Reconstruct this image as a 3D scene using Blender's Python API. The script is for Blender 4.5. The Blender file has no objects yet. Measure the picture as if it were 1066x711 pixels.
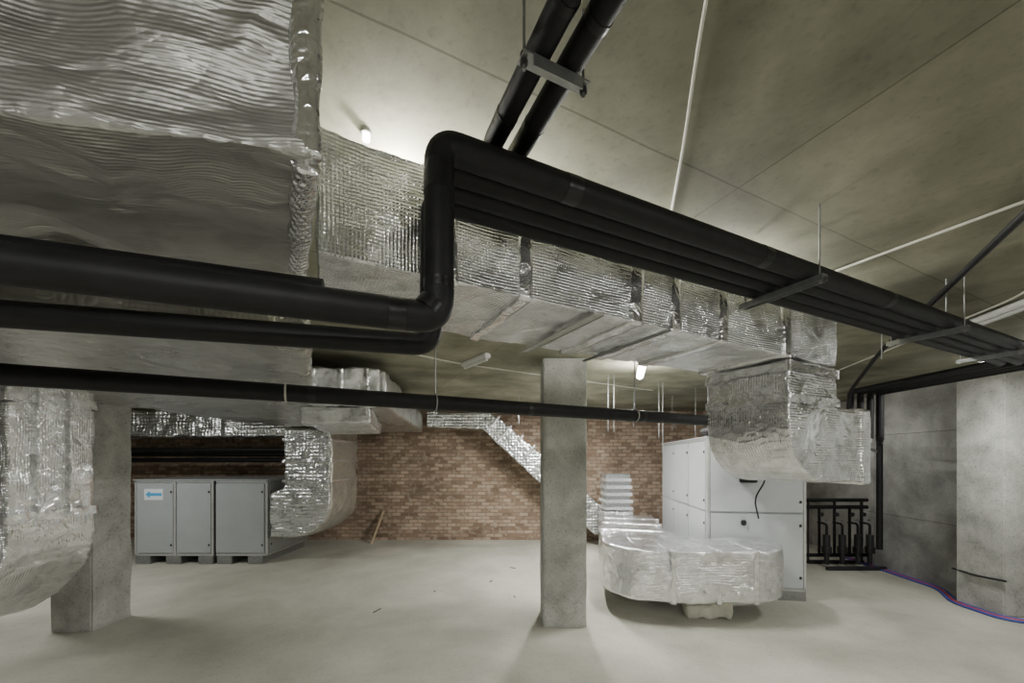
import bpy, bmesh, math, random
from mathutils import Matrix, Vector, noise
random.seed(4)
H0=1.8; CEIL=1.08
COL=bpy.context.scene.collection
def R(x,y,z): return Vector((x,y,H0+z))

# ------------------------------------------------------------ materials
def nmat(name):
    m=bpy.data.materials.new(name); m.use_nodes=True
    nt=m.node_tree; b=nt.nodes['Principled BSDF']
    return m,nt,b
def N(nt,t): return nt.nodes.new(t)
def math_n(nt,op,a,b=None,c=None):
    n=nt.nodes.new('ShaderNodeMath'); n.operation=op
    for i,v in enumerate((a,b,c)):
        if v is None: continue
        if isinstance(v,(int,float)): n.inputs[i].default_value=v
        else: nt.links.new(v,n.inputs[i])
    return n.outputs[0]
def ramp(nt,fac,stops):
    r=nt.nodes.new('ShaderNodeValToRGB')
    el=r.color_ramp.elements
    while len(el)<len(stops): el.new(0.5)
    for e,(p,c) in zip(el,stops):
        e.position=p; e.color=(c[0],c[1],c[2],1)
    nt.links.new(fac,r.inputs[0]); return r.outputs[0]
def simple(name,col,rough=.5,metal=0,var=.15,scale=8,bump=0.0,emit=0,spec=.5):
    m,nt,b=nmat(name)
    tc=N(nt,'ShaderNodeTexCoord')
    n=N(nt,'ShaderNodeTexNoise'); n.inputs['Scale'].default_value=scale; n.inputs['Detail'].default_value=5
    nt.links.new(tc.outputs['Object'],n.inputs['Vector'])
    lo=[c*(1-var) for c in col]; hi=[min(1,c*(1+var)) for c in col]
    c=ramp(nt,n.outputs['Fac'],[(.3,lo),(.7,hi)])
    nt.links.new(c,b.inputs['Base Color'])
    b.inputs['Roughness'].default_value=rough; b.inputs['Metallic'].default_value=metal
    b.inputs['Specular IOR Level'].default_value=spec
    if bump:
        bp=N(nt,'ShaderNodeBump'); bp.inputs['Strength'].default_value=bump; bp.inputs['Distance'].default_value=.01
        nt.links.new(n.outputs['Fac'],bp.inputs['Height']); nt.links.new(bp.outputs[0],b.inputs['Normal'])
    if emit:
        b.inputs['Emission Color'].default_value=(1,.98,.92,1); b.inputs['Emission Strength'].default_value=emit
    return m
def foil(name,col=(.86,.87,.88),rough=.2,pitch=.011,rib=.3,cr=.6,cscale=6,metal=.9,stretch=(1,1,1),rot=0,ribx=1.0,dist=.02,rd=.0016,wb=.012,fine=.3,mmin=.15):
    """creased aluminium foil: abs-noise creases at several scales plus quilted bubble rows"""
    m,nt,b=nmat(name)
    tc=N(nt,'ShaderNodeTexCoord')
    mr=N(nt,'ShaderNodeMapping'); mr.inputs['Rotation'].default_value=(0,0,-rot)
    nt.links.new(tc.outputs['Object'],mr.inputs['Vector'])
    mp=N(nt,'ShaderNodeMapping'); mp.inputs['Scale'].default_value=stretch
    nt.links.new(mr.outputs[0],mp.inputs['Vector'])
    sp=N(nt,'ShaderNodeSeparateXYZ'); nt.links.new(mr.outputs[0],sp.inputs[0])
    k=2*math.pi/pitch
    n0=N(nt,'ShaderNodeTexNoise'); n0.inputs['Scale'].default_value=2.2; n0.inputs['Detail'].default_value=3; nt.links.new(mr.outputs[0],n0.inputs['Vector'])
    wob=math_n(nt,'MULTIPLY',n0.outputs['Fac'],wb)
    sx=math_n(nt,'MULTIPLY',math_n(nt,'SINE',math_n(nt,'MULTIPLY',math_n(nt,'ADD',sp.outputs[0],wob),k)),ribx)
    # rows run along the duct: height coordinate on upright faces, depth coordinate on flat ones
    sn=N(nt,'ShaderNodeSeparateXYZ'); nt.links.new(tc.outputs['Normal'],sn.inputs[0])
    hz=math_n(nt,'GREATER_THAN',math_n(nt,'ABSOLUTE',sn.outputs[2]),.6)
    yz=math_n(nt,'ADD',math_n(nt,'MULTIPLY',sp.outputs[1],hz),math_n(nt,'MULTIPLY',sp.outputs[2],math_n(nt,'SUBTRACT',1.0,hz)))
    sz=math_n(nt,'SINE',math_n(nt,'MULTIPLY',math_n(nt,'ADD',yz,wob),k))
    n9=N(nt,'ShaderNodeTexNoise'); n9.inputs['Scale'].default_value=4.5; n9.inputs['Detail'].default_value=2; nt.links.new(mr.outputs[0],n9.inputs['Vector'])
    msk=math_n(nt,'MINIMUM',math_n(nt,'MAXIMUM',math_n(nt,'MULTIPLY',math_n(nt,'SUBTRACT',n9.outputs['Fac'],.35),4),mmin),1)
    rbm=math_n(nt,'MULTIPLY',math_n(nt,'ADD',sx,sz),msk)
    def crease(scale,dis):
        w=N(nt,'ShaderNodeTexNoise'); w.inputs['Scale'].default_value=scale; w.inputs['Detail'].default_value=2; w.inputs['Distortion'].default_value=dis
        w.inputs['Roughness'].default_value=.5
        nt.links.new(mp.outputs[0],w.inputs['Vector'])
        return math_n(nt,'ABSOLUTE',math_n(nt,'SUBTRACT',w.outputs['Fac'],.5)),w
    c1,w1_=crease(cscale,.6); c2,w2_=crease(cscale*3.3,.8); c3,w3_=crease(cscale*9,.4)
    hw=math_n(nt,'ADD',math_n(nt,'ADD',math_n(nt,'MULTIPLY',c1,2.2),math_n(nt,'MULTIPLY',c2,fine*3.6)),math_n(nt,'MULTIPLY',c3,fine))
    b1=N(nt,'ShaderNodeBump'); b1.inputs['Strength'].default_value=cr; b1.inputs['Distance'].default_value=dist
    nt.links.new(hw,b1.inputs['Height'])
    b2=N(nt,'ShaderNodeBump'); b2.inputs['Strength'].default_value=rib; b2.inputs['Distance'].default_value=rd
    nt.links.new(rbm,b2.inputs['Height']); nt.links.new(b1.outputs[0],b2.inputs['Normal'])
    nt.links.new(b2.outputs[0],b.inputs['Normal'])
    c=ramp(nt,w2_.outputs['Fac'],[(.25,[x*.75 for x in col]),(.55,col)])
    nt.links.new(c,b.inputs['Base Color'])
    rr=math_n(nt,'ADD',math_n(nt,'MULTIPLY',n0.outputs['Fac'],.2),rough-.1)
    nt.links.new(rr,b.inputs['Roughness'])
    b.inputs['Metallic'].default_value=metal
    return m
F_MAIN=foil('foil_bubble',col=(.92,.94,.96),rib=.7,cr=.5,cscale=3.5,rough=.18,pitch=.0115,fine=.24,rd=.0018,wb=.002,metal=.88,mmin=.35)
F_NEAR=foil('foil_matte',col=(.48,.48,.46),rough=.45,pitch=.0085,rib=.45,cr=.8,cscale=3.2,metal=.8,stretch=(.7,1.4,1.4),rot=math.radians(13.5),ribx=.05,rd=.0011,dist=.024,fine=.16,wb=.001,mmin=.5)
F_CRUMP=foil('foil_crumpled',col=(.90,.91,.92),rough=.15,rib=.6,cr=.65,cscale=3.6,fine=.28,pitch=.016,dist=.02,metal=.9,rd=.002,wb=.002)
F_BACK=foil('foil_ribbed',col=(.78,.80,.80),rough=.24,pitch=.06,rib=.6,rd=.006,cr=.6,cscale=3)
F_FAR=foil('foil_soft',col=(.56,.56,.54),rough=.3,pitch=.02,rib=.4,cr=.7,cscale=2.8,fine=.28)
F_BEIGE=foil('foil_beige',col=(.5,.48,.42),rough=.42,pitch=.03,rib=.3,cr=.4,cscale=3,metal=.7)
TAPE=foil('foil_tape',col=(.92,.93,.94),rough=.17,rib=.0,cr=.45,cscale=5,fine=.25,metal=.85)
RUB=simple('black_rubber_foam',(.008,.008,.009),.55,0,.3,20,.15,0,.3)
BTAPE=simple('black_glossy_tape',(.008,.008,.009),.32,0,.3,30,.2,0,.4)
GALV=simple('galvanised_steel',(.36,.37,.37),.4,.85,.15,30)
PALE=simple('pale_zinc_channel',(.42,.42,.40),.5,.3,.1,30)
DKST=simple('dark_steel',(.03,.03,.033),.5,.3,.2,20)
WHITE=simple('white_painted_panel',(.45,.47,.475),.35,0,.05,3)
GREYP=simple('grey_painted_panel',(.36,.38,.385),.35,0,.05,3)
ALU=simple('aluminium_profile',(.55,.56,.55),.4,.5,.08,20)
BLK=simple('black_plastic',(.015,.015,.015),.4,0,.2,20)
CABLE=simple('beige_conduit',(.50,.49,.42),.5,0,.1,20)
REDM=simple('red_hose',(.40,.05,.05),.45,0,.1,10)
BLUEM=simple('blue_hose',(.05,.08,.36),.45,0,.1,10)
STICK=simple('sticker_blue',(.08,.36,.65),.4,0,.03,3)
STWH=simple('sticker_white',(.7,.74,.77),.4,0,.03,3)
FOAM=simple('pale_foam',(.5,.49,.41),.9,0,.15,12,.4)
WOOD=simple('raw_timber',(.4,.31,.2),.7,0,.2,10,.2)
GLOW=simple('lamp_glow',(1,1,1),.5,0,0,1,0,22)
TUBEOFF=simple('unlit_tube',(.6,.61,.58),.3,0,.03,4)

def concrete(name,c1,c2,scale=1.3,joints=None,rough=.8,spk=.8,ax=1,jd=.55,jw=.007,st=.78,bmp=.3):
    m,nt,b=nmat(name)
    tc=N(nt,'ShaderNodeTexCoord')
    n=N(nt,'ShaderNodeTexNoise'); n.inputs['Scale'].default_value=scale; n.inputs['Detail'].default_value=10; n.inputs['Roughness'].default_value=.62
    n.inputs['Distortion'].default_value=.3
    nt.links.new(tc.outputs['Object'],n.inputs['Vector'])
    col=ramp(nt,n.outputs['Fac'],[(.3,c1),(.68,c2)])
    n2=N(nt,'ShaderNodeTexNoise'); n2.inputs['Scale'].default_value=45; n2.inputs['Detail'].default_value=6
    nt.links.new(tc.outputs['Object'],n2.inputs['Vector'])
    f=ramp(nt,n2.outputs['Fac'],[(.28,(.62,.62,.62)),(.42,(.95,.95,.95)),(.75,(1.05,1.05,1.05))])
    mx=N(nt,'ShaderNodeMixRGB'); mx.blend_type='MULTIPLY'; mx.inputs[0].default_value=spk
    nt.links.new(col,mx.inputs[1]); nt.links.new(f,mx.inputs[2]); out=mx.outputs[0]
    n3=N(nt,'ShaderNodeTexNoise'); n3.inputs['Scale'].default_value=scale*.45; n3.inputs['Detail'].default_value=6; n3.inputs['Distortion'].default_value=1.0
    nt.links.new(tc.outputs['Object'],n3.inputs['Vector'])
    f3=ramp(nt,n3.outputs['Fac'],[(.38,(st,st,st*.98)),(.58,(1.06,1.06,1.06))])
    m4=N(nt,'ShaderNodeMixRGB'); m4.blend_type='MULTIPLY'; m4.inputs[0].default_value=.9
    nt.links.new(out,m4.inputs[1]); nt.links.new(f3,m4.inputs[2]); out=m4.outputs[0]
    if joints:
        ang,p0,sp_p,s0,sp_s=joints
        mp=N(nt,'ShaderNodeMapping'); mp.inputs['Rotation'].default_value=(0,0,-ang)
        nt.links.new(tc.outputs['Object'],mp.inputs['Vector'])
        s=N(nt,'ShaderNodeSeparateXYZ'); nt.links.new(mp.outputs[0],s.inputs[0])
        nw=N(nt,'ShaderNodeTexNoise'); nw.inputs['Scale'].default_value=2.5; nt.links.new(tc.outputs['Object'],nw.inputs['Vector'])
        wob=math_n(nt,'MULTIPLY',nw.outputs['Fac'],.012)
        def line(o,o0,spc,w):
            a=math_n(nt,'ADD',math_n(nt,'SUBTRACT',o,o0-spc*40),wob)
            fr=math_n(nt,'MODULO',a,spc)
            return math_n(nt,'LESS_THAN',fr,w)
        l=math_n(nt,'MAXIMUM',line(s.outputs[ax],p0,sp_p,jw),line(s.outputs[0],s0,sp_s,jw))
        m2=N(nt,'ShaderNodeMixRGB'); m2.blend_type='MULTIPLY'; nt.links.new(math_n(nt,'MULTIPLY',l,jd),m2.inputs[0])
        nt.links.new(out,m2.inputs[1]); m2.inputs[2].default_value=(.35,.33,.28,1); out=m2.outputs[0]
        pa=math_n(nt,'FLOOR',math_n(nt,'DIVIDE',math_n(nt,'SUBTRACT',s.outputs[ax],p0-sp_p*40),sp_p))
        pb=math_n(nt,'FLOOR',math_n(nt,'DIVIDE',math_n(nt,'SUBTRACT',s.outputs[0],s0-sp_s*40),sp_s))
        wn=N(nt,'ShaderNodeTexWhiteNoise'); wn.noise_dimensions='2D'
        cb=N(nt,'ShaderNodeCombineXYZ'); nt.links.new(pa,cb.inputs[0]); nt.links.new(pb,cb.inputs[1]); nt.links.new(cb.outputs[0],wn.inputs['Vector'])
        tone=math_n(nt,'ADD',math_n(nt,'MULTIPLY',wn.outputs['Value'],.16),.86)
        m3=N(nt,'ShaderNodeMixRGB'); m3.blend_type='MULTIPLY'; m3.inputs[0].default_value=1
        nt.links.new(out,m3.inputs[1]); nt.links.new(tone,m3.inputs[2]); out=m3.outputs[0]
    nt.links.new(out,b.inputs['Base Color']); b.inputs['Roughness'].default_value=rough
    b.inputs['Specular IOR Level'].default_value=.2
    bp=N(nt,'ShaderNodeBump'); bp.inputs['Strength'].default_value=bmp; bp.inputs['Distance'].default_value=.006
    nt.links.new(n2.outputs['Fac'],bp.inputs['Height']); nt.links.new(bp.outputs[0],b.inputs['Normal'])
    return m
M_CEIL=concrete('ceiling_concrete',(.185,.182,.132),(.35,.342,.262),2.0,(math.radians(25.2),1.004,1.25,1.47,2.5),spk=.4,st=.68,bmp=.1)
M_FLOOR=concrete('floor_screed',(.35,.342,.29),(.50,.487,.42),.9,None,.8,spk=.4,st=.82)
M_WALL=concrete('wall_concrete',(.28,.285,.27),(.54,.545,.52),2.2,(0,.9,1.3,2.0,1.6),.9,ax=2,jd=.7,jw=.010,st=.72,bmp=.8,spk=1.0)
M_COLM=concrete('column_concrete',(.33,.335,.31),(.55,.55,.515),3.6,None,.85,st=.84,bmp=.8,spk=1.0)
def brick():
    m,nt,b=nmat('brick_wall')
    tc=N(nt,'ShaderNodeTexCoord'); s=N(nt,'ShaderNodeSeparateXYZ'); nt.links.new(tc.outputs['Object'],s.inputs[0])
    nj=N(nt,'ShaderNodeTexNoise'); nj.inputs['Scale'].default_value=5; nt.links.new(tc.outputs['Object'],nj.inputs['Vector'])
    j=math_n(nt,'MULTIPLY',nj.outputs['Fac'],.03)
    cb=N(nt,'ShaderNodeCombineXYZ'); nt.links.new(math_n(nt,'ADD',s.outputs[0],j),cb.inputs[0]); nt.links.new(math_n(nt,'ADD',s.outputs[2],j),cb.inputs[1])
    br=N(nt,'ShaderNodeTexBrick'); br.inputs['Scale'].default_value=1
    br.inputs['Brick Width'].default_value=.19; br.inputs['Row Height'].default_value=.078; br.inputs['Mortar Size'].default_value=.010
    br.inputs['Color1'].default_value=(.23,.15,.105,1); br.inputs['Color2'].default_value=(.56,.42,.32,1); br.inputs['Mortar'].default_value=(.24,.205,.16,1)
    br.inputs['Bias'].default_value=0
    nt.links.new(cb.outputs[0],br.inputs['Vector'])
    n=N(nt,'ShaderNodeTexNoise'); n.inputs['Scale'].default_value=1.5; n.inputs['Detail'].default_value=8; nt.links.new(tc.outputs['Object'],n.inputs['Vector'])
    f=ramp(nt,n.outputs['Fac'],[(.3,(.7,.68,.65)),(.7,(1.1,1.08,1.05))])
    mx=N(nt,'ShaderNodeMixRGB'); mx.blend_type='MULTIPLY'; mx.inputs[0].default_value=1
    nt.links.new(br.outputs['Color'],mx.inputs[1]); nt.links.new(f,mx.inputs[2])
    n5=N(nt,'ShaderNodeTexNoise'); n5.inputs['Scale'].default_value=9; n5.inputs['Detail'].default_value=8; nt.links.new(tc.outputs['Object'],n5.inputs['Vector'])
    k=ramp(nt,n5.outputs['Fac'],[(.53,(0,0,0)),(.66,(.55,.55,.55))])
    m2=N(nt,'ShaderNodeMixRGB'); nt.links.new(k,m2.inputs[0]); nt.links.new(mx.outputs[0],m2.inputs[1]); m2.inputs[2].default_value=(.46,.40,.32,1)
    nt.links.new(m2.outputs[0],b.inputs['Base Color'])
    bp=N(nt,'ShaderNodeBump'); bp.inputs['Strength'].default_value=.7; bp.inputs['Distance'].default_value=.02; bp.invert=True
    nt.links.new(br.outputs['Fac'],bp.inputs['Height']); nt.links.new(bp.outputs[0],b.inputs['Normal'])
    b.inputs['Roughness'].default_value=.95
    return m
M_BRICK=brick()

# ------------------------------------------------------------ builders
def tag(o,label=None,cat=None,group=None,kind=None):
    if label: o['label']=label
    if cat: o['category']=cat
    if group: o['group']=group
    if kind: o['kind']=kind
    return o
def link(name,mesh,mat,M=None,parent=None,**k):
    o=bpy.data.objects.new(name,mesh); COL.objects.link(o)
    if mat:
        mesh.materials.clear(); mesh.materials.append(mat)
    if parent is not None:
        o.parent=parent
        if M is not None: o.matrix_basis=M
    elif M is not None: o.matrix_world=M
    return tag(o,**k)
def bm_mesh(name,bm,smooth=False):
    me=bpy.data.meshes.new(name); bmesh.ops.recalc_face_normals(bm,faces=bm.faces); bm.to_mesh(me); bm.free()
    if smooth: me.polygons.foreach_set('use_smooth',[True]*len(me.polygons))
    return me
def box(name,x0,x1,y0,y1,z0,z1,mat,bev=0,M=None,parent=None,**k):
    bm=bmesh.new(); bmesh.ops.create_cube(bm,size=1)
    for v in bm.verts: v.co=Vector((x0+(v.co.x+.5)*(x1-x0),y0+(v.co.y+.5)*(y1-y0),z0+(v.co.z+.5)*(z1-z0)))
    if bev: bmesh.ops.bevel(bm,geom=bm.edges[:],offset=bev,segments=2,affect='EDGES')
    if M is None and parent is None:
        c=Vector(((x0+x1)/2,(y0+y1)/2,z0)); bmesh.ops.translate(bm,verts=bm.verts,vec=-c); M=Matrix.Translation(c)
    return link(name,bm_mesh(name,bm),mat,M,parent,**k)
def frame(o,ex,ey,ez):
    M=Matrix.Identity(4)
    for i,a in enumerate((ex,ey,ez)):
        a=Vector(a).normalized()
        for j in range(3): M[j][i]=a[j]
    M.translation=Vector(o); return M
def prism(name,pts,t0,t1,M,mat,voxel=0,disp=(.02,.006),parent=None,bev=.0,seed=0,sizes=(.22,.05),**k):
    bm=bmesh.new()
    a=[bm.verts.new((p[0],p[1],t0)) for p in pts]; c=[bm.verts.new((p[0],p[1],t1)) for p in pts]
    bm.faces.new(a[::-1]); bm.faces.new(c); n=len(pts)
    for i in range(n): bm.faces.new((a[i],a[(i+1)%n],c[(i+1)%n],c[i]))
    bmesh.ops.recalc_face_normals(bm,faces=bm.faces)
    if bev: bmesh.ops.bevel(bm,geom=bm.edges[:],offset=bev,segments=3,affect='EDGES')
    me=bm_mesh(name,bm)
    if voxel:
        o=bpy.data.objects.new('tmp',me); COL.objects.link(o)
        md=o.modifiers.new('r','REMESH'); md.mode='VOXEL'; md.voxel_size=voxel
        bpy.context.view_layer.update()
        dg=bpy.context.evaluated_depsgraph_get()
        me2=bpy.data.meshes.new_from_object(o.evaluated_get(dg))
        bpy.data.objects.remove(o)
        off=Vector((seed*3.1,seed*1.7,seed*.9))
        nrm=[v.normal.copy() for v in me2.vertices]
        s1,s2=sizes
        for v,nn in zip(me2.vertices,nrm):
            d=disp[0]*noise.noise(v.co/s1+off)
            r=.5-abs(noise.noise(v.co/s2+off))*2
            r2=.5-abs(noise.noise(v.co/(s2*2.3)+off))*2
            d+=disp[1]*(r+r2)
            v.co+=nn*d
        me2.polygons.foreach_set('use_smooth',[True]*len(me2.polygons)); me2.update()
        me=me2; me.name=name
    return link(name,me,mat,M,parent,**k)
def fillet(pts,r):
    pts=[Vector(p) for p in pts]; out=[pts[0]]
    for i in range(1,len(pts)-1):
        p=pts[i]; a=pts[i-1]-p; b=pts[i+1]-p
        rr=min(r,a.length*.49,b.length*.49); a=p+a.normalized()*rr; b=p+b.normalized()*rr
        for t in range(9):
            t/=8; out.append(a*(1-t)**2+p*2*t*(1-t)+b*t*t)
    out.append(pts[-1]); return out
def tube(name,pts,r,mat,fr=.06,parent=None,res=8,**k):
    pts=fillet(pts,fr) if len(pts)>2 else [Vector(p) for p in pts]
    org=Vector((0,0,0))
    if parent is None:
        org=min(pts,key=lambda p:p.z).copy()
    cu=bpy.data.curves.new(name,'CURVE'); cu.dimensions='3D'; s=cu.splines.new('POLY'); s.points.add(len(pts)-1)
    for i,p in enumerate(pts): s.points[i].co=(*(p-org),1)
    cu.bevel_depth=r; cu.bevel_resolution=res; cu.use_fill_caps=True
    o=bpy.data.objects.new('t',cu); COL.objects.link(o); bpy.context.view_layer.update()
    dg=bpy.context.evaluated_depsgraph_get(); me=bpy.data.meshes.new_from_object(o.evaluated_get(dg)); bpy.data.objects.remove(o)
    me.polygons.foreach_set('use_smooth',[len(p.vertices)==4 for p in me.polygons])
    me.name=name
    if parent is not None:
        return link(name,me,mat,parent.matrix_world.inverted(),parent,**k)
    return link(name,me,mat,Matrix.Translation(org),None,**k)
def wbox(name,M,dims,mat,parent,bev=0,**k):
    bm=bmesh.new(); bmesh.ops.create_cube(bm,size=1)
    for v in bm.verts: v.co=Vector((v.co.x*dims[0],v.co.y*dims[1],v.co.z*dims[2]))
    if bev: bmesh.ops.bevel(bm,geom=bm.edges[:],offset=bev,segments=2,affect='EDGES')
    MM=M if parent is None else parent.matrix_world.inverted()@M
    return link(name,bm_mesh(name,bm),mat,MM,parent,**k)
def band(parent,a,b,r,mat=BTAPE,name='tape_band',**k):
    return tube(name,[a,b],r,mat,parent=parent,**k)
def arc(cx,cy,r,a0,a1,n=10,ry=None):
    ry=ry or r
    return [(cx+r*math.cos(math.radians(a0+(a1-a0)*i/n)),cy+ry*math.sin(math.radians(a0+(a1-a0)*i/n))) for i in range(n+1)]
XYZ=((1,0,0),(0,1,0),(0,0,1))
I4=Matrix.Identity(4)

# ------------------------------------------------------------ room shell
box('floor',-11,8,-5,9,-.1,0,M_FLOOR,kind='structure')
box('ceiling',-11,8,-5,9,H0+CEIL,H0+CEIL+.2,M_CEIL,M=I4.copy(),kind='structure')
box('wall_back',-11,8,8.57,8.8,0,H0+CEIL,M_BRICK,M=I4.copy(),kind='structure')
box('wall_left',-11.2,-11,-5,8.8,0,H0+CEIL,M_WALL,kind='structure')
box('wall_front',-11,8,-5.2,-5,0,H0+CEIL,M_WALL,kind='structure')
wd=Vector((.105,1,0)).normalized()
Mw=frame((6.0-.105*10,-5,0),wd,(-wd.y,wd.x,0),(0,0,1))
box('wall_right',0,14,-.25,0,0,H0+CEIL,M_WALL,M=Mw,kind='structure')
box('trim_1',5.6,6.05,4.37,4.85,0,H0+CEIL,M_COLM,bev=.012,kind='structure')

def column(x0,x1,y0,y1,label):
    bm=bmesh.new(); bmesh.ops.create_cube(bm,size=1)
    w=x1-x0; d=y1-y0; h=H0+CEIL
    for v in bm.verts: v.co=Vector((v.co.x*w,v.co.y*d,(v.co.z+.5)*h))
    bmesh.ops.bevel(bm,geom=[e for e in bm.edges if abs(e.verts[0].co.z-e.verts[1].co.z)>.5],offset=.014,segments=2,affect='EDGES')
    bmesh.ops.subdivide_edges(bm,edges=[e for e in bm.edges if abs(e.verts[0].co.z-e.verts[1].co.z)>.5],cuts=24)
    for v in bm.verts:
        if .02<v.co.z<h-.02:
            q=noise.noise(v.co*3+Vector((x0,0,0)))*.008; v.co.x+=q; v.co.y+=q
    return link('concrete_column',bm_mesh('concrete_column',bm),M_COLM,Matrix.Translation(((x0+x1)/2,(y0+y1)/2,0)),label=label,cat='column',group='concrete columns')
column(.335,.80,4.11,4.56,'square bare grey concrete column on the screed floor')
column(-4.81,-4.38,4.0,4.43,'square concrete column behind a foil-wrapped duct elbow')

# ------------------------------------------------------------ main duct
em=Vector((.888,.459,0)).normalized(); nm=Vector((-em.y,em.x,0)); Om=Vector((-.56,1.11,H0))
def mp_(s,p,z): return Om+em*s+nm*p+Vector((0,0,z))
M_=frame(mp_(0,0,.6),em,nm,(0,0,1))
DW=.52; DB=.60; DT=.965
md=prism('foil_wrapped_duct',[(.0,0),(3.0,0),(3.0,DW),(.0,DW)],0,DT-DB,M_,F_MAIN,.013,(.016,.003),seed=1,
   label='long rectangular duct wrapped in shiny bubble foil insulation',cat='air duct')
def ring(parent,s,w,M,y0,y1,z0,z1,mat=TAPE,g=.012,name='tape_band'):
    bm=bmesh.new()
    n=26
    per=[]
    def seg(a,b):
        for i in range(n): per.append((a[0]+(b[0]-a[0])*i/n,a[1]+(b[1]-a[1])*i/n))
    seg((y0-g,z0-g),(y1+g,z0-g)); seg((y1+g,z0-g),(y1+g,z1+g)); seg((y1+g,z1+g),(y0-g,z1+g)); seg((y0-g,z1+g),(y0-g,z0-g))
    rows=[]
    for t in (0,0.01,.25,.5,.75,.99,1):
        r=[]
        inn=g*1.6 if t in (0,1) else 0
        for (y,z) in per:
            q=noise.noise(Vector((s*7,y*9,z*9)))
            q2=noise.noise(Vector((s*3+t,y*22,z*22)))
            sc=(1 if 0<t<1 else .0)*.004+q2*.004
            cy=(y0+y1)/2; cz=(z0+z1)/2
            yy=y+(y-cy)*sc*3; zz=z+(z-cz)*sc*3
            if inn:
                yy-=inn*(1 if y>cy else -1)*(1 if abs(abs(y-cy)-(y1-y0)/2-g)<.002 else 0); zz-=inn*(1 if z>cz else -1)*(1 if abs(abs(z-cz)-(z1-z0)/2-g)<.002 else 0)
            r.append(bm.verts.new((s+w*t+q*.012,yy,zz)))
        rows.append(r)
    L=len(per)
    for i in range(len(rows)-1):
        for j in range(L): bm.faces.new((rows[i][j],rows[i][(j+1)%L],rows[i+1][(j+1)%L],rows[i+1][j]))
    return link(name,bm_mesh(name,bm,True),mat,parent.matrix_world.inverted()@M,parent)
for s,w in ((.36,.06),(.66,.05),(1.20,.07),(1.45,.06),(1.80,.06),(2.36,.07)):
    ring(md,s,w,M_,0,DW,0,DT-DB,TAPE,.011)
prof=[(2.44,.59),(2.44,.2)]+arc(2.9,.2,.46,180,270,10,.35)+[(3.37,-.15),(3.37,.32),(3.0,.32),(3.0,.59)]
Me=frame(mp_(0,DW,0),em,(0,0,1),-nm)
me_=prism('duct_elbow',prof,0.0,DW,Me,F_CRUMP,.013,(.018,.003),seed=5,
   label='foil-wrapped duct elbow dropping from the long duct towards the air handler',cat='air duct')
def hring(parent,M,x0,x1,y0,y1,z,w,mat=TAPE,g=.012,seed=0,name='tape_band'):
    bm=bmesh.new(); n=24; per=[]
    c=[(x0-g,y0-g),(x1+g,y0-g),(x1+g,y1+g),(x0-g,y1+g)]
    for k in range(4):
        a,b=c[k],c[(k+1)%4]
        for i in range(n): per.append((a[0]+(b[0]-a[0])*i/n,a[1]+(b[1]-a[1])*i/n))
    rows=[]
    for t in (0,.33,.66,1):
        r=[]
        for (x,y) in per:
            q=noise.noise(Vector((x*8+seed,y*8,z*5))); q2=noise.noise(Vector((x*18,y*18+seed,t+z)))
            r.append(bm.verts.new((x+(x-(x0+x1)/2)*q2*.02,y+(y-(y0+y1)/2)*q2*.02,z+w*t+q*.015)))
        rows.append(r)
    L=len(per)
    for i in range(3):
        for j in range(L): bm.faces.new((rows[i][j],rows[i][(j+1)%L],rows[i+1][(j+1)%L],rows[i+1][j]))
    return link(name,bm_mesh(name,bm,True),mat,parent.matrix_world.inverted()@M,parent)
MF=frame(mp_(0,0,0),em,nm,(0,0,1))
for zz in (.52,.33): hring(me_,MF,2.44,3.0,0,DW,zz,.05,g=.010,seed=zz*9)
prism('duct_flange',[(3.28,-.025),(3.42,-.025),(3.42,DW+.025),(3.28,DW+.025)],-.175,.345,me_.matrix_world.inverted()@MF,F_CRUMP,.013,(.010,.002),parent=me_,seed=8)
FW=frame((0,0,H0),*XYZ)
prism('duct_connector',[(2.15,3.2),(2.75,3.1),(3.25,4.82),(2.72,4.89)],-.15,.3,FW,F_BEIGE,.03,(.015,.004),seed=6,
   label='short foil duct joining the elbow to the white air handler',cat='air duct')

# ------------------------------------------------------------ big near duct
pn=[(-.37,.69),(-.62,1.12),(-1.29,.985),(-3.4,.5),(-3.4,.02),(-.83,.60)]
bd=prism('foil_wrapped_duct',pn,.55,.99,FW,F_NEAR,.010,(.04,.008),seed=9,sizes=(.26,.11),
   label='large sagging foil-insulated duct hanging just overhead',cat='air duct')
def strip(pa,pb,w,mat,parent,name,seed,flat=.35):
    pa=Vector(pa); pb=Vector(pb); ax=(pb-pa).normalized(); L=(pb-pa).length
    up=Vector((0,0,1)); side=ax.cross(up).normalized() if abs(ax.z)<.9 else Vector((1,0,0))
    bm=bmesh.new(); n=60; rows=9; g=[]
    for i in range(n+1):
        r=[]
        for j in range(rows+1):
            th=math.pi*2*j/(rows+1)
            c=pa+ax*(L*i/n); u=side*math.cos(th)*w+ax.cross(side)*math.sin(th)*w*flat
            c=c+u*(1+.35*noise.noise(c*12+Vector((seed,0,0))))+side*noise.noise(c*6)*.006
            r.append(bm.verts.new(c))
        g.append(r)
    for i in range(n):
        for j in range(rows+1): bm.faces.new((g[i][j],g[i][(j+1)%(rows+1)],g[i+1][(j+1)%(rows+1)],g[i+1][j]))
    bm.faces.new(g[0]); bm.faces.new(g[-1])
    return link(name,bm_mesh(name,bm,True),mat,parent.matrix_world.inverted(),parent)
strip(R(-.375,.70,.55),R(-.375,.70,.99),.028,F_CRUMP,bd,'tape_band',1,.6)
strip(R(-.385,.72,.55),R(-.62,1.11,.55),.026,F_CRUMP,bd,'tape_band',2,.6)

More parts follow.
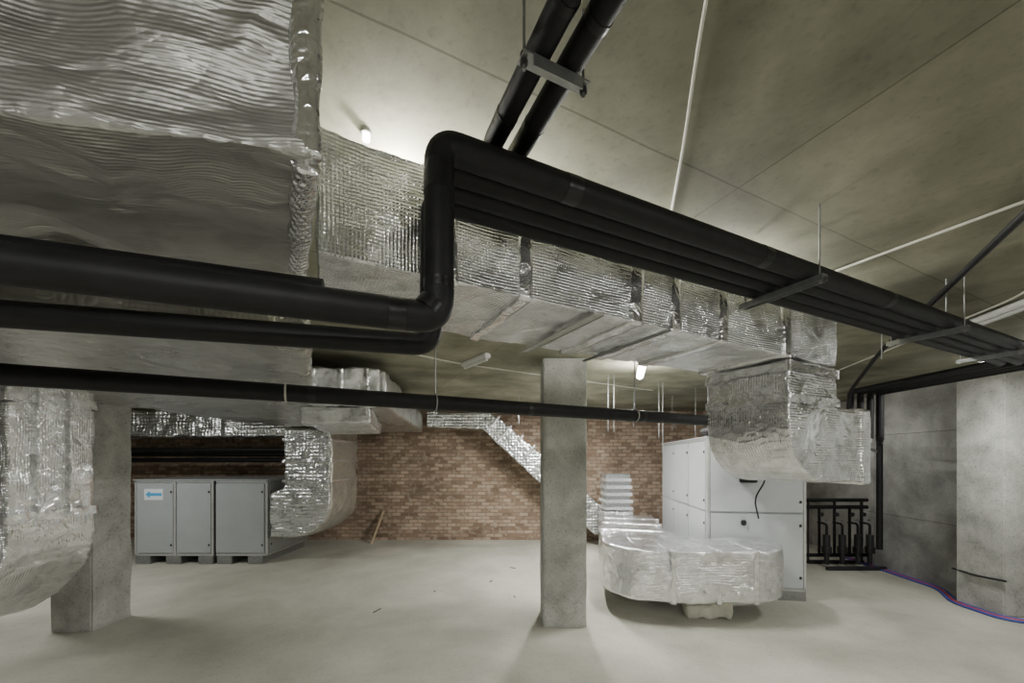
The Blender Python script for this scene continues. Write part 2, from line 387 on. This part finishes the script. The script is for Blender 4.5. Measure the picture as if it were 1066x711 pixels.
# ------------------------------------------------------------ plenum at the left
plp=[(-6,1.0),(-1.9,1.42),(-.95,1.8),(-2.08,3.95),(-1.32,4.0),(-1.83,7.9),(-3.9,7.75),(-3.95,6.6),(-4.1,3.79),(-6,3.0)]
pd=prism('foil_wrapped_plenum',plp,.55,.92,FW,F_FAR,.026,(.025,.006),seed=11,sizes=(.35,.09),
   label='wide foil-wrapped duct plenum suspended under the concrete slab',cat='air duct')
tr=prism('duct_transition',[(-2.15,3.88),(-1.45,3.92),(-1.9,5.6),(-2.6,5.6)],.36,.535,FW,F_MAIN,.022,(.02,.006),seed=12,
   label='crinkled foil-wrapped box fixed under the duct plenum',cat='air duct')
prism('foil_cheek',[(-2.12,3.86),(-1.36,3.91),(-1.36,3.97),(-2.12,3.95)],.54,.93,FW.inverted()@FW,F_MAIN,.02,(.02,.006),parent=pd,seed=19)
for x in (-2.0,-1.72,-1.46): strip(R(x,3.86,.56),R(x,3.86,.91),.03,TAPE,pd,'tape_band',x,.5)
pr=[(-3.25,.53),(-3.25,-.45)]+arc(-4.0,-.45,.75,0,-90,12)+[(-5.0,-1.2),(-5.0,-.45),(-4.0,-.45),(-4.0,.53)]
le=prism('duct_elbow',pr,0,.52,frame((0,3.0,H0),(1,0,0),(0,0,1),(0,-1,0)),F_CRUMP,.02,(.018,.003),seed=13,
   label='foil-wrapped duct elbow dropping beside the square concrete column',cat='air duct')
for zz in (.38,-.42): hring(le,FW,-4.0,-3.25,2.48,3.0,zz,.06,seed=zz*7)
for yy,w in ((2.62,.03),(2.80,.04)):
    strip(R(-3.245,yy,.5),R(-3.245,yy,-.42),w,TAPE,le,'tape_band',yy,.3)
pr=[(-3.1,.53),(-3.1,-.75)]+arc(-3.7,-.75,.6,0,-90,10)+[(-4.15,-1.35),(-4.15,-.6),(-3.9,-.45),(-3.9,.53)]
e2=prism('duct_elbow',pr,0,1.1,frame((0,7.7,H0),(1,0,0),(0,0,1),(0,-1,0)),F_BEIGE,.03,(.03,.008),seed=17,
   label='foil-wrapped duct elbow entering the grey air handling unit',cat='air duct')
prc=[(-3.12,.52),(-3.12,-.75)]+arc(-3.7,-.75,.58,0,-90,10)+[(-4.13,-1.33),(-4.13,-.62),(-3.88,-.47),(-3.88,.52)]
prism('foil_cheek',prc,1.09,1.14,I4.copy(),F_BACK,.025,(.02,.008),parent=e2,seed=18)
for zz in (.3,-.05,-.4): hring(e2,FW,-3.9,-3.1,6.56,7.7,zz,.05,g=.02,seed=zz*5)
prism('foil_wrapped_duct',[(-7.6,7.0),(-4.02,7.0),(-4.02,7.6),(-7.6,7.6)],.42,.9,FW,F_BACK,.035,(.05,.015),seed=20,
   label='crumpled foil duct run above the grey air handling unit',cat='air duct')
pr=[(-1.75,.98),(-.45,.95),(-.2,.78),(1.95,-1.05),(1.95,-1.6),(1.7,-1.55),(-.62,.62),(-1.75,.66)]
dd=prism('sloping_foil_duct',pr,0,.45,frame((0,8.35,H0),(1,0,0),(0,0,1),(0,-1,0)),F_BACK,.025,(.012,.008),seed=22,
   label='narrow foil duct sloping down in front of the brick wall',cat='air duct')
for t in (.02,.12,.22,.32,.42,.52,.7):
    x=-.45+t*2.4; z=.80-t*2.03
    ring(dd,0,.05,frame(R(x,8.12,z),(.76,0,-.65),(0,1,0),(.65,0,.76)),-.225,.225,-.18,.18,TAPE,.02)
# ------------------------------------------------------------ floor U duct
outer=[(3.16,4.86),(3.16,4.76)]+arc(2.70,4.62,.46,0,-85,10)+[(2.2,4.13),(1.72,4.17)]+arc(1.66,4.72,.55,-92,-182,10)+[(1.24,5.4),(1.68,6.9),(2.50,6.9),(2.28,6.0),(2.14,5.3),(2.18,4.98),(2.4,4.86),(2.6,4.86)]
ud=prism('floor_duct_bend',outer,-1.56,-1.0,FW,F_CRUMP,.018,(.03,.004),seed=25,sizes=(.3,.08),
   label='foil-wrapped duct bend at floor level beside white air handler',cat='air duct')
MU=frame((0,4.5,H0),*XYZ)
for s in (1.72,2.22,2.62): ring(ud,s,.05,MU,-.345,.30,-1.56,-1.0,TAPE,.012)
for (x,y) in ((1.66,5.35),(1.83,5.9),(1.98,6.4)):
    ring(ud,0,.05,frame(R(x,y,0),(.27,1,0),(-1,.27,0),(0,0,1)),-.42,.42,-1.56,-1.0,TAPE,.014)
ri=prism('stepped_duct_riser',[(1.68,6.98),(2.20,6.98),(2.20,7.45),(1.68,7.45)],-1.8,-.95,FW,F_CRUMP,.03,(.02,.01),seed=27,
   label='stepped foil duct riser at the end of the floor duct',cat='air duct')
for i in range(5):
    z=-.9+i*.13
    wbox('duct_step',frame(R(1.94,7.2,z),(1,.05*(i%2),0),(-.05*(i%2),1,0),(0,0,1)),(.52-.015*i,.46,.06),TAPE,ri,.008)
    wbox('duct_step',frame(R(1.94,7.2,z+.065),*XYZ),(.44,.37,.08),GALV,ri,.006)
prism('foam_support_block',[(1.98,4.34),(2.46,4.28),(2.50,4.55),(2.02,4.6)],0,.21,I4.copy(),FOAM,.03,(.05,.015),seed=30,
   label='pale foam block propping up the floor duct bend',cat='support block')
prism('foam_support_block',[(1.6,5.9),(1.95,5.85),(2.0,6.2),(1.65,6.25)],0,.225,I4.copy(),FOAM,.03,(.03,.01),seed=31,
   label='pale foam block propping up the floor duct bend',cat='support block')

# ------------------------------------------------------------ pipes
eb=Vector((.908,.419,0)).normalized(); nb=Vector((-eb.y,eb.x,0)); Ob=Vector((-.19,1.0,H0))
def bp_(s,p,z): return Ob+eb*s+nb*p+Vector((0,0,z))
ps=[0,.076,.149,.222]; Xi=[4.5,4.38,4.26,4.14]; rr=[.039,.034,.034,.034]
PL='black foam-insulated pipe'
pipes=[]
plab=[PL+' with taped elbows along the front of a bundle',PL+' in a bundle under the slab',PL+' in a bundle beside the foil duct',PL+' dropping through an elbow behind its neighbour']
for i in range(4):
    p=ps[i]
    base=bp_(0,p,.82); s_end=(Xi[i]-base.x)/eb.x
    tail=[bp_(s_end,p,.82),R(Xi[i],4.7,.82),R(Xi[i],4.7,.25)]
    if i==0: tail+=[R(5.5,5.75,.25),R(5.5,5.75,-1.35)]
    if i==0: head=[R(-1.9,.364,.365),bp_(0,0,.365),bp_(0,0,.82)]
    elif i==3:
        q=bp_(.03,p,.36); head=[R(-2.2,q.y-.26*(2.2+q.x),.36),q,bp_(.03,p,.82)]
    else: head=[bp_(.03,p,.82)]
    o=tube('insulated_pipe',head+tail,rr[i],RUB,.055,label=plab[i],cat='pipe',group='bundle of black insulated pipes')
    pipes.append(o)
    if i: band(o,R(Xi[i],4.7,.20),R(Xi[i],4.7,.26),.02,GALV,'pipe_end')
r=.0400
band(pipes[0],bp_(0,0,.44),bp_(0,0,.465),r)
d=(R(-1.9,.364,.365)-bp_(0,0,.365)).normalized(); q=bp_(0,0,.365)
band(pipes[0],q+d*.085,q+d*.125,r)
band(pipes[0],bp_(.0,0,.69),bp_(0,0,.76),r)
for s in (.38,1.3,2.3): band(pipes[0],bp_(s,0,.82),bp_(s+.05,0,.82),r)
band(pipes[0],q+d*.03+Vector((0,0,.012)),q+d*.012+Vector((0,0,.035)),.0425)
tube('bare_steel_pipe',[R(4.12,4.76,.23),R(5.42,5.72,.12)],.018,GALV,label='thin bare metal pipe linking the insulated risers',cat='pipe')
tube('insulated_pipe',[R(-2.0,.50,.44),R(-.62,.98,.44),R(-.50,1.02,.44)],.036,RUB,label=PL+' tucked beside the overhead duct',cat='pipe',group='bundle of black insulated pipes')
C0=R(-3.2,.68,.30); C1=R(-1.8,1.36,.30); C2=R(1.75,3.10,.30)
lp=tube('insulated_pipe',[C0,C1,C2,R(1.98,3.5,.30),R(2.1,4.2,.30)],.040,RUB,.1,label=PL+' running low across the room under the ducts',cat='pipe')
dc=(C2-C1).normalized()
for t in (.95,2.1,3.0): band(lp,C1+dc*t,C1+dc*(t+.035),.0415)
band(lp,C1+dc*.86,C1+dc*.868,.042,CABLE,'joint_label')
for s,p in ((.176,.076),(.258,.149)):
    u=tube('insulated_pipe',[bp_(s,p,.83),bp_(s,p,.93),bp_(s,-1.9,.93)],.0295,RUB,.04,label=PL+' crossing over the bundle close under the slab',cat='pipe',group='pair of crossing pipes')
    band(u,bp_(s,-.02,.93),bp_(s,-.045,.93),.031)
    band(u,bp_(s,-.32,.93),bp_(s,-.34,.93),.031)
mb=frame(bp_(.217,-.22,.895),eb,nb,(0,0,1))
br=wbox('pipe_support_bracket',mb,(.175,.036,.004),GALV,None,0,label='galvanised angle bracket under two crossing insulated pipes',cat='bracket')
wbox('bracket_flange',frame(bp_(.217,-.238,.882),eb,nb,(0,0,1)),(.13,.004,.028),GALV,br)
for s in (.137,.297):
    tube('threaded_rod',[bp_(s,-.22,.868),bp_(s,-.22,CEIL)],.0035,GALV,parent=br)
    tube('nut',[bp_(s,-.22,.898),bp_(s,-.22,.906)],.009,DKST,parent=br,res=1)
    tube('nut',[bp_(s,-.22,.880),bp_(s,-.22,.890)],.009,DKST,parent=br,res=1)
def strut(a,b,label,mat=GALV,ro=True,w=.035,h=.026):
    a=Vector(a); b=Vector(b); ax=(b-a).normalized(); L=(b-a).length
    sd=Vector((0,0,1)).cross(ax).normalized()
    o=wbox('support_channel',frame((a+b)/2,ax,sd,(0,0,1)),(L,w,.004),mat,None,0,label=label,cat='bracket')
    for q in (-1,1): wbox('channel_lip',frame((a+b)/2+sd*q*(w/2)+Vector((0,0,-h/2)),ax,sd,(0,0,1)),(L,.003,h),mat,o)
    if ro:
        for q in (a+ax*.02,b-ax*.02):
            tube('threaded_rod',[q-Vector((0,0,.03)),Vector((q.x,q.y,H0+CEIL))],.0035,GALV,parent=o)
            tube('nut',[q-Vector((0,0,.012)),q-Vector((0,0,.003))],.009,DKST,parent=o,res=1)
    return o
for s in (1.62,3.1,4.2):
    strut(bp_(s,-.075,.776),bp_(s,.29,.776),'galvanised channel holding the black pipe bundle')
for s,m,w,h in ((1.00,PALE,.045,.006),(1.40,GALV,.014,.008)):
    strut(mp_(s,-.045,.58),mp_(s,DW+.05,.58),'steel channel carrying the foil-wrapped duct',m,False,w,h)
def hanger(pt,label='thin steel pipe hanger with threaded rod'):
    pt=Vector(pt)
    o=tube('pipe_hanger',[pt+Vector((0,0,.043)),Vector((pt.x,pt.y,H0+CEIL))],.0035,GALV,label=label,cat='hanger')
    pts=[pt+Vector((nb.x,nb.y,0))*.045*math.cos(a)+Vector((0,0,.045*math.sin(a))) for a in [i*math.pi/10 for i in range(21)]]
    tube('hanger_ring',pts,.004,GALV,parent=o,fr=0.001)
for t in (1.55,2.95,3.7): hanger(C1+dc*t)
for (u,dd_,z0) in ((633,4.9,.35),(639,4.9,.35),(686,5.4,.3),(690,5.4,-.2),(724,5.8,.3),(660,6.2,.5),(700,6.5,.5),(540,6.5,.6),(918,3.3,.86),(985,2.3,.86),(797,1.98,.9)):
    X=(u-533)/400*dd_
    tube('hanger_rod',[R(X,dd_,z0),R(X,dd_,CEIL)],.004,GALV,label='thin threaded hanger rod fixed to the slab',cat='rod',group='hanger rods')
tube('flexible_black_pipe',[R(1.52,.68,1.02),R(2.1,1.58,1.0),R(2.68,2.48,.98),R(3.30,3.45,.96),R(3.85,4.4,.75),R(3.98,4.55,.4)],.017,RUB,.3,label='thin black pipe slung diagonally below the slab',cat='pipe')
def conduit(pts,r,label='beige cable conduit clipped to the concrete slab'):
    tube('ceiling_conduit',[R(x,y,CEIL-.008) for x,y in pts],r,CABLE,.1,label=label,cat='conduit')
conduit([(.40,.70),(.452,.895),(.508,1.075),(.584,1.305),(.679,1.627),(.73,1.8)],.0048)
conduit([(2.5,.9),(2.12,1.62),(1.84,2.2),(1.3,3.2)],.007)
conduit([(3.2,2.3),(3.36,2.6),(3.93,4.6)],.007)
conduit([(-2.0,3.0),(-.6,4.3),(.7,5.1),(2.2,6)],.008)

# ------------------------------------------------------------ lamps and added fill lights
LC=(1,1,.965)
def lamp(x,y,ang,lit,L=.9,z=CEIL,label='slim fluorescent lamp on the slab',power=40,tr=.014):
    M=frame(R(x,y,z-.026),(math.cos(ang),math.sin(ang),0),(-math.sin(ang),math.cos(ang),0),(0,0,1))
    o=wbox('fluorescent_or_fill_lamp',M,(L,.07,.05),TUBEOFF,None,.008,label=label,cat='lamp')
    ax=Vector((math.cos(ang),math.sin(ang),0)); c=R(x,y,z-.05-tr)
    tube('lamp_tube',[c-ax*L*.46,c+ax*L*.46],tr,GLOW if lit else TUBEOFF,parent=o)
    if lit:
        ld=bpy.data.lights.new('lamp_or_fill_light','AREA'); ld.shape='RECTANGLE'; ld.size=L; ld.size_y=.12; ld.energy=power; ld.color=LC
        lo=bpy.data.objects.new('lamp_or_fill_light',ld); COL.objects.link(lo); lo.location=R(x,y,z-.14); lo.rotation_euler=(0,0,ang)
    return o
def ptl(x,y,z,w,r=.08,col=(1,.99,.91)):
    ld=bpy.data.lights.new('lamp_or_fill_light','POINT'); ld.energy=w; ld.shadow_soft_size=r; ld.color=col
    lo=bpy.data.objects.new('lamp_or_fill_light',ld); COL.objects.link(lo); lo.location=R(x,y,z)
lamp(1.46,4.35,1.3,True,.5,label='lit fluorescent lamp hanging between the ducts',power=60,tr=.04)
ptl(1.40,4.35,.85,22)
lamp(-.39,4.1,2.2,False,.5,label='unlit fluorescent lamp fixed to the slab')
lamp(3.5,2.75,1.3,False,.6,label='unlit fluorescent lamp fixed to the slab')
bb=tube('bulkhead_lamp',[R(-.48,1.265,CEIL-.012),R(-.48,1.265,CEIL)],.018,GALV,label='small round lamp on the slab above the duct',cat='lamp')
tube('lamp_globe',[R(-.48,1.265,CEIL-.03),R(-.48,1.265,CEIL-.012)],.012,GLOW,parent=bb)
for (x,y,p) in ((-.42,1.42,24),(-.05,1.58,18),(.5,1.88,12),(1.15,2.2,28),(1.8,2.55,15)):
    ptl(x,y,1.0,p,.025)
RL='unseen fluorescent lamp added under the slab for fill light'
lamp(-.3,-1.6,0.3,True,1.3,label=RL,power=95)  # unseen fill lamps behind the camera, added to brighten the floor
lamp(3.2,-.6,0.3,True,1.3,label=RL,power=85)
lamp(-3.6,-.9,0.3,True,1.3,label=RL,power=65)
lamp(.80,6.2,1.44,True,.8,label=RL,power=130)  # fill lamp added out of sight behind the column for back light
lamp(-6.0,4.7,0.2,True,1.3,label=RL,power=60)  # unseen lamp added to light the grey unit
lamp(4.9,3.6,1.4,True,1.0,label=RL,power=50)
lamp(5.0,6.6,1.4,True,.8,label=RL,power=8)  # weak unseen lamp added to lift the right wall
ptl(.8,6.2,.85,8); ptl(0,-1.6,.8,12); ptl(3.2,-.6,.8,24); ptl(-3.6,-.9,.8,9)  # bare point lights added to boost the unseen fill lamps

# ------------------------------------------------------------ air handling units
def ahu(M,L,D,zb,zt,front,side,pm,label,side_local):
    e=bpy.data.objects.new('air_handling_unit',None); COL.objects.link(e); e.matrix_world=M; e.empty_display_size=.2
    tag(e,label=label,cat='air handler')
    I=Matrix.Identity(4)
    box('body',0.01,L-.01,.01,D-.01,zb,zt-.01,pm,M=I,parent=e)
    b=.03
    def bar(x0,x1,y0,y1,z0,z1): box('frame_profile',x0,x1,y0,y1,z0,z1,ALU,bev=.006,M=I,parent=e)
    for x in (0,L-b):
        for y in (0,D-b): bar(x-.004,x+b+.004,y-.004,y+b+.004,zb,zt)
    for z in (zb,zt-b):
        for y in (0,D-b): bar(0,L,y-.004,y+b+.004,z-.002,z+b+.002)
        for x in (0,L-b): bar(x-.004,x+b+.004,0,D,z-.002,z+b+.002)
    box('lid',-.02,L+.02,-.02,D+.02,zt,zt+.02,pm,bev=.004,M=I,parent=e)
    for k,(x0,x1,z0,z1) in enumerate(front):
        p=box('panel',x0,x1,-.014,.012,z0,z1,pm,bev=.006,M=I,parent=e)
        for zz in (z0+.12,z1-.16):
            box('latch',x1-.045,x1-.02,-.026,-.012,zz,zz+.035,BLK,bev=.004,M=I,parent=p)
    s=-1 if side_local==0 else 1
    for (y0,y1,z0,z1) in side:
        xa,xb=sorted((side_local+s*.014,side_local-s*.012))
        p=box('panel',xa,xb,y0,y1,z0,z1,pm,bev=.006,M=I,parent=e)
        for zz in (z0+.12,z1-.16):
            xc,xd=sorted((side_local+s*.026,side_local+s*.012))
            box('latch',xc,xd,y0+.015,y0+.04,zz,zz+.035,BLK,bev=.004,M=I,parent=p)
    return e
w1=1.18
fl_=Vector((2.55,5.02,0)); fx=Vector((1.17,-.16,0)).normalized(); fy=Vector((-fx.y,fx.x,0))
A1=ahu(frame(fl_,fx,fy,(0,0,1)),w1,2.3,.12,2.08,
  [(.04,1.14,.16,1.10),(.04,1.14,1.12,2.04)],
  [(.04,.73,.16,1.10),(.75,1.46,.16,1.10),(1.48,2.26,.16,1.10),(.04,.73,1.12,2.04),(.75,1.46,1.12,2.04),(1.48,2.26,1.12,2.04)],
  WHITE,'tall white panelled air handling unit with aluminium framing',0)
for y in (.0,1.1,2.15): box('base_rail',0,w1,y,y+.14,0,.12,GALV,M=I4.copy(),parent=A1)
tube('power_cable',[R(3.02,4.90,.05),R(3.1,4.78,-.05),R(3.18,4.80,-.25),R(3.05,4.84,-.5),R(3.12,4.86,-.75)],.010,BLK,.1,parent=A1)
tube('power_cable',[R(3.0,4.93,-.12),R(3.15,4.80,-.17),R(3.4,4.82,-.12)],.010,BLK,.08,parent=A1)
box('control_box',.38,.58,-.08,-.02,1.5,1.62,BLK,bev=.01,M=I4.copy(),parent=A1)
box('drain_outlet',.40,.46,-.05,-.02,.95,1.02,BLK,bev=.01,M=I4.copy(),parent=A1)

A2=ahu(frame((-6.48,6.6,0),*XYZ),2.28,1.3,.14,1.43,
  [(.05,.67,.19,1.38),(.73,1.32,.19,1.38),(1.40,2.23,.19,1.38)],[(.05,1.25,.19,1.38)],
  GREYP,'long grey panelled air handling unit on skid feet',2.28)
for x in (.68,1.33): box('frame_profile',x,x+.04,-.018,.01,.14,1.43,ALU,bev=.004,M=I4.copy(),parent=A2)
box('joint_gasket',1.372,1.395,-.02,.01,.14,1.43,BLK,M=I4.copy(),parent=A2)
for x in (0.02,.55,1.1,1.42,1.95): box('skid_foot',x,x+.26,-.02,1.3,0,.14,GALV,bev=.01,M=I4.copy(),parent=A2)
box('sticker',.18,.50,-.020,-.013,1.10,1.29,STWH,M=I4.copy(),parent=A2)
bm=bmesh.new()
ar=[(.20,1.195),(.28,1.255),(.28,1.22),(.48,1.22),(.48,1.17),(.28,1.17),(.28,1.135)]
vv=[bm.verts.new((x,-.0225,z)) for x,z in ar]; f=bm.faces.new(vv)
r_=bmesh.ops.extrude_face_region(bm,geom=[f]); bmesh.ops.translate(bm,verts=[g for g in r_['geom'] if isinstance(g,bmesh.types.BMVert)],vec=(0,.001,0))
link('arrow_mark',bm_mesh('arrow_mark',bm),STICK,I4.copy(),A2)
for k,(z,y) in enumerate(((.18,7.3),(-.02,7.7),(.1,8.1))):
    tube('insulated_pipe',[R(-8.5,y,z),R(-4.3+.05*k,y,z)],.045,RUB,.08,label='black insulated pipe above the grey air handling unit',cat='pipe',group='pipes above grey unit')
tube('timber_offcut',[R(-3.0,8.2,-1.8),R(-2.85,8.5,-1.15)],.03,WOOD,res=1,label='raw timber offcut leaning against the brick wall',cat='timber')

# ------------------------------------------------------------ pump set
e=bpy.data.objects.new('pump_set',None); COL.objects.link(e); e.matrix_world=Matrix.Translation((5.1,6.2,0)); tag(e,label='low dark circulation pump set on rails near the wall',cat='pump')
W=lambda a,b,c:Vector((5.1+a,6.2+b,c))
for y in (0,.40): box('base_rail',0,.95,y,y+.05,0,.06,DKST,M=I4.copy(),parent=e)
for x in (0,.93):
    box('frame_leg',x,x+.02,.42,.44,0,1.1,DKST,M=I4.copy(),parent=e)
for k,x in enumerate((.14,.40,.66,.86)):
    tube('pump_casing',[W(x,.2,.24),W(x,.2,.34)],.07,BLK,parent=e)
    tube('pump_motor',[W(x,.2,.34),W(x,.2,.54)],.05,DKST,parent=e)
    tube('pump_foot',[W(x,.2,.05),W(x,.2,.24)],.035,DKST,parent=e)
    tube('pump_pipe',[W(x+.02,.38,.16),W(x+.02,.38,1.0+.12*(k%2))],.02,RUB,parent=e)
    tube('pump_pipe',[W(x,.2,.54),W(x,.2,.72),W(x,.38,.72)],.018,RUB,.05,parent=e)
    tube('valve_wheel',[W(x+.02,.34,.86),W(x+.02,.32,.86)],.035,DKST,parent=e)
    tube('pressure_gauge',[W(x+.1,.34,.76),W(x+.1,.32,.76)],.022,GALV,parent=e)
for z in (.16,.98,1.1): tube('manifold',[W(-.45,.38,z),W(.98,.38,z)],.032,RUB,parent=e)
for k,(m,n_) in enumerate(((BLUEM,'blue'),(REDM,'red'),(BLUEM,'blue'))):
    o=.045*k
    tube('floor_hose',[(6.14-o,7.0,.012),(5.96-o,5.3,.012),(5.58-o,4.80,.012),(5.56-o,4.37-o,.012),(5.75,4.22-o,.012),(6.0,3.95-o,.012)],.014,m,.15,label=n_+' plastic pipe lying along the base of the concrete wall',cat='hose',group='coloured pipes on the floor')
tube('black_hose',[(5.58,4.34,.42),(5.58,4.62,.40),(5.62,4.9,.41)],.012,BLK,.05,label='black hose clipped round the concrete pier',cat='hose')
random.seed(2)
for k in range(5):
    x=random.uniform(-3,.2); y=random.uniform(3.2,6.5)
    tube('wire_offcut',[(x,y,.006),(x+random.uniform(-.1,.1),y+random.uniform(.03,.12),.006)],.005,DKST,res=2,label='short dark wire offcut on the floor',cat='debris',group='wire offcuts')

# ------------------------------------------------------------ world & camera
w=bpy.data.worlds.new('World'); bpy.context.scene.world=w; w.use_nodes=True
w.node_tree.nodes['Background'].inputs[0].default_value=(.5,.5,.48,1); w.node_tree.nodes['Background'].inputs[1].default_value=.2
cam=bpy.data.cameras.new('camera'); co=bpy.data.objects.new('camera',cam); COL.objects.link(co)
co.location=(0,0,H0); co.rotation_euler=(math.radians(90),0,0); cam.sensor_width=36; cam.lens=36*400/1066; cam.shift_y=122.5/1066; cam.clip_start=.01
bpy.context.scene.camera=co
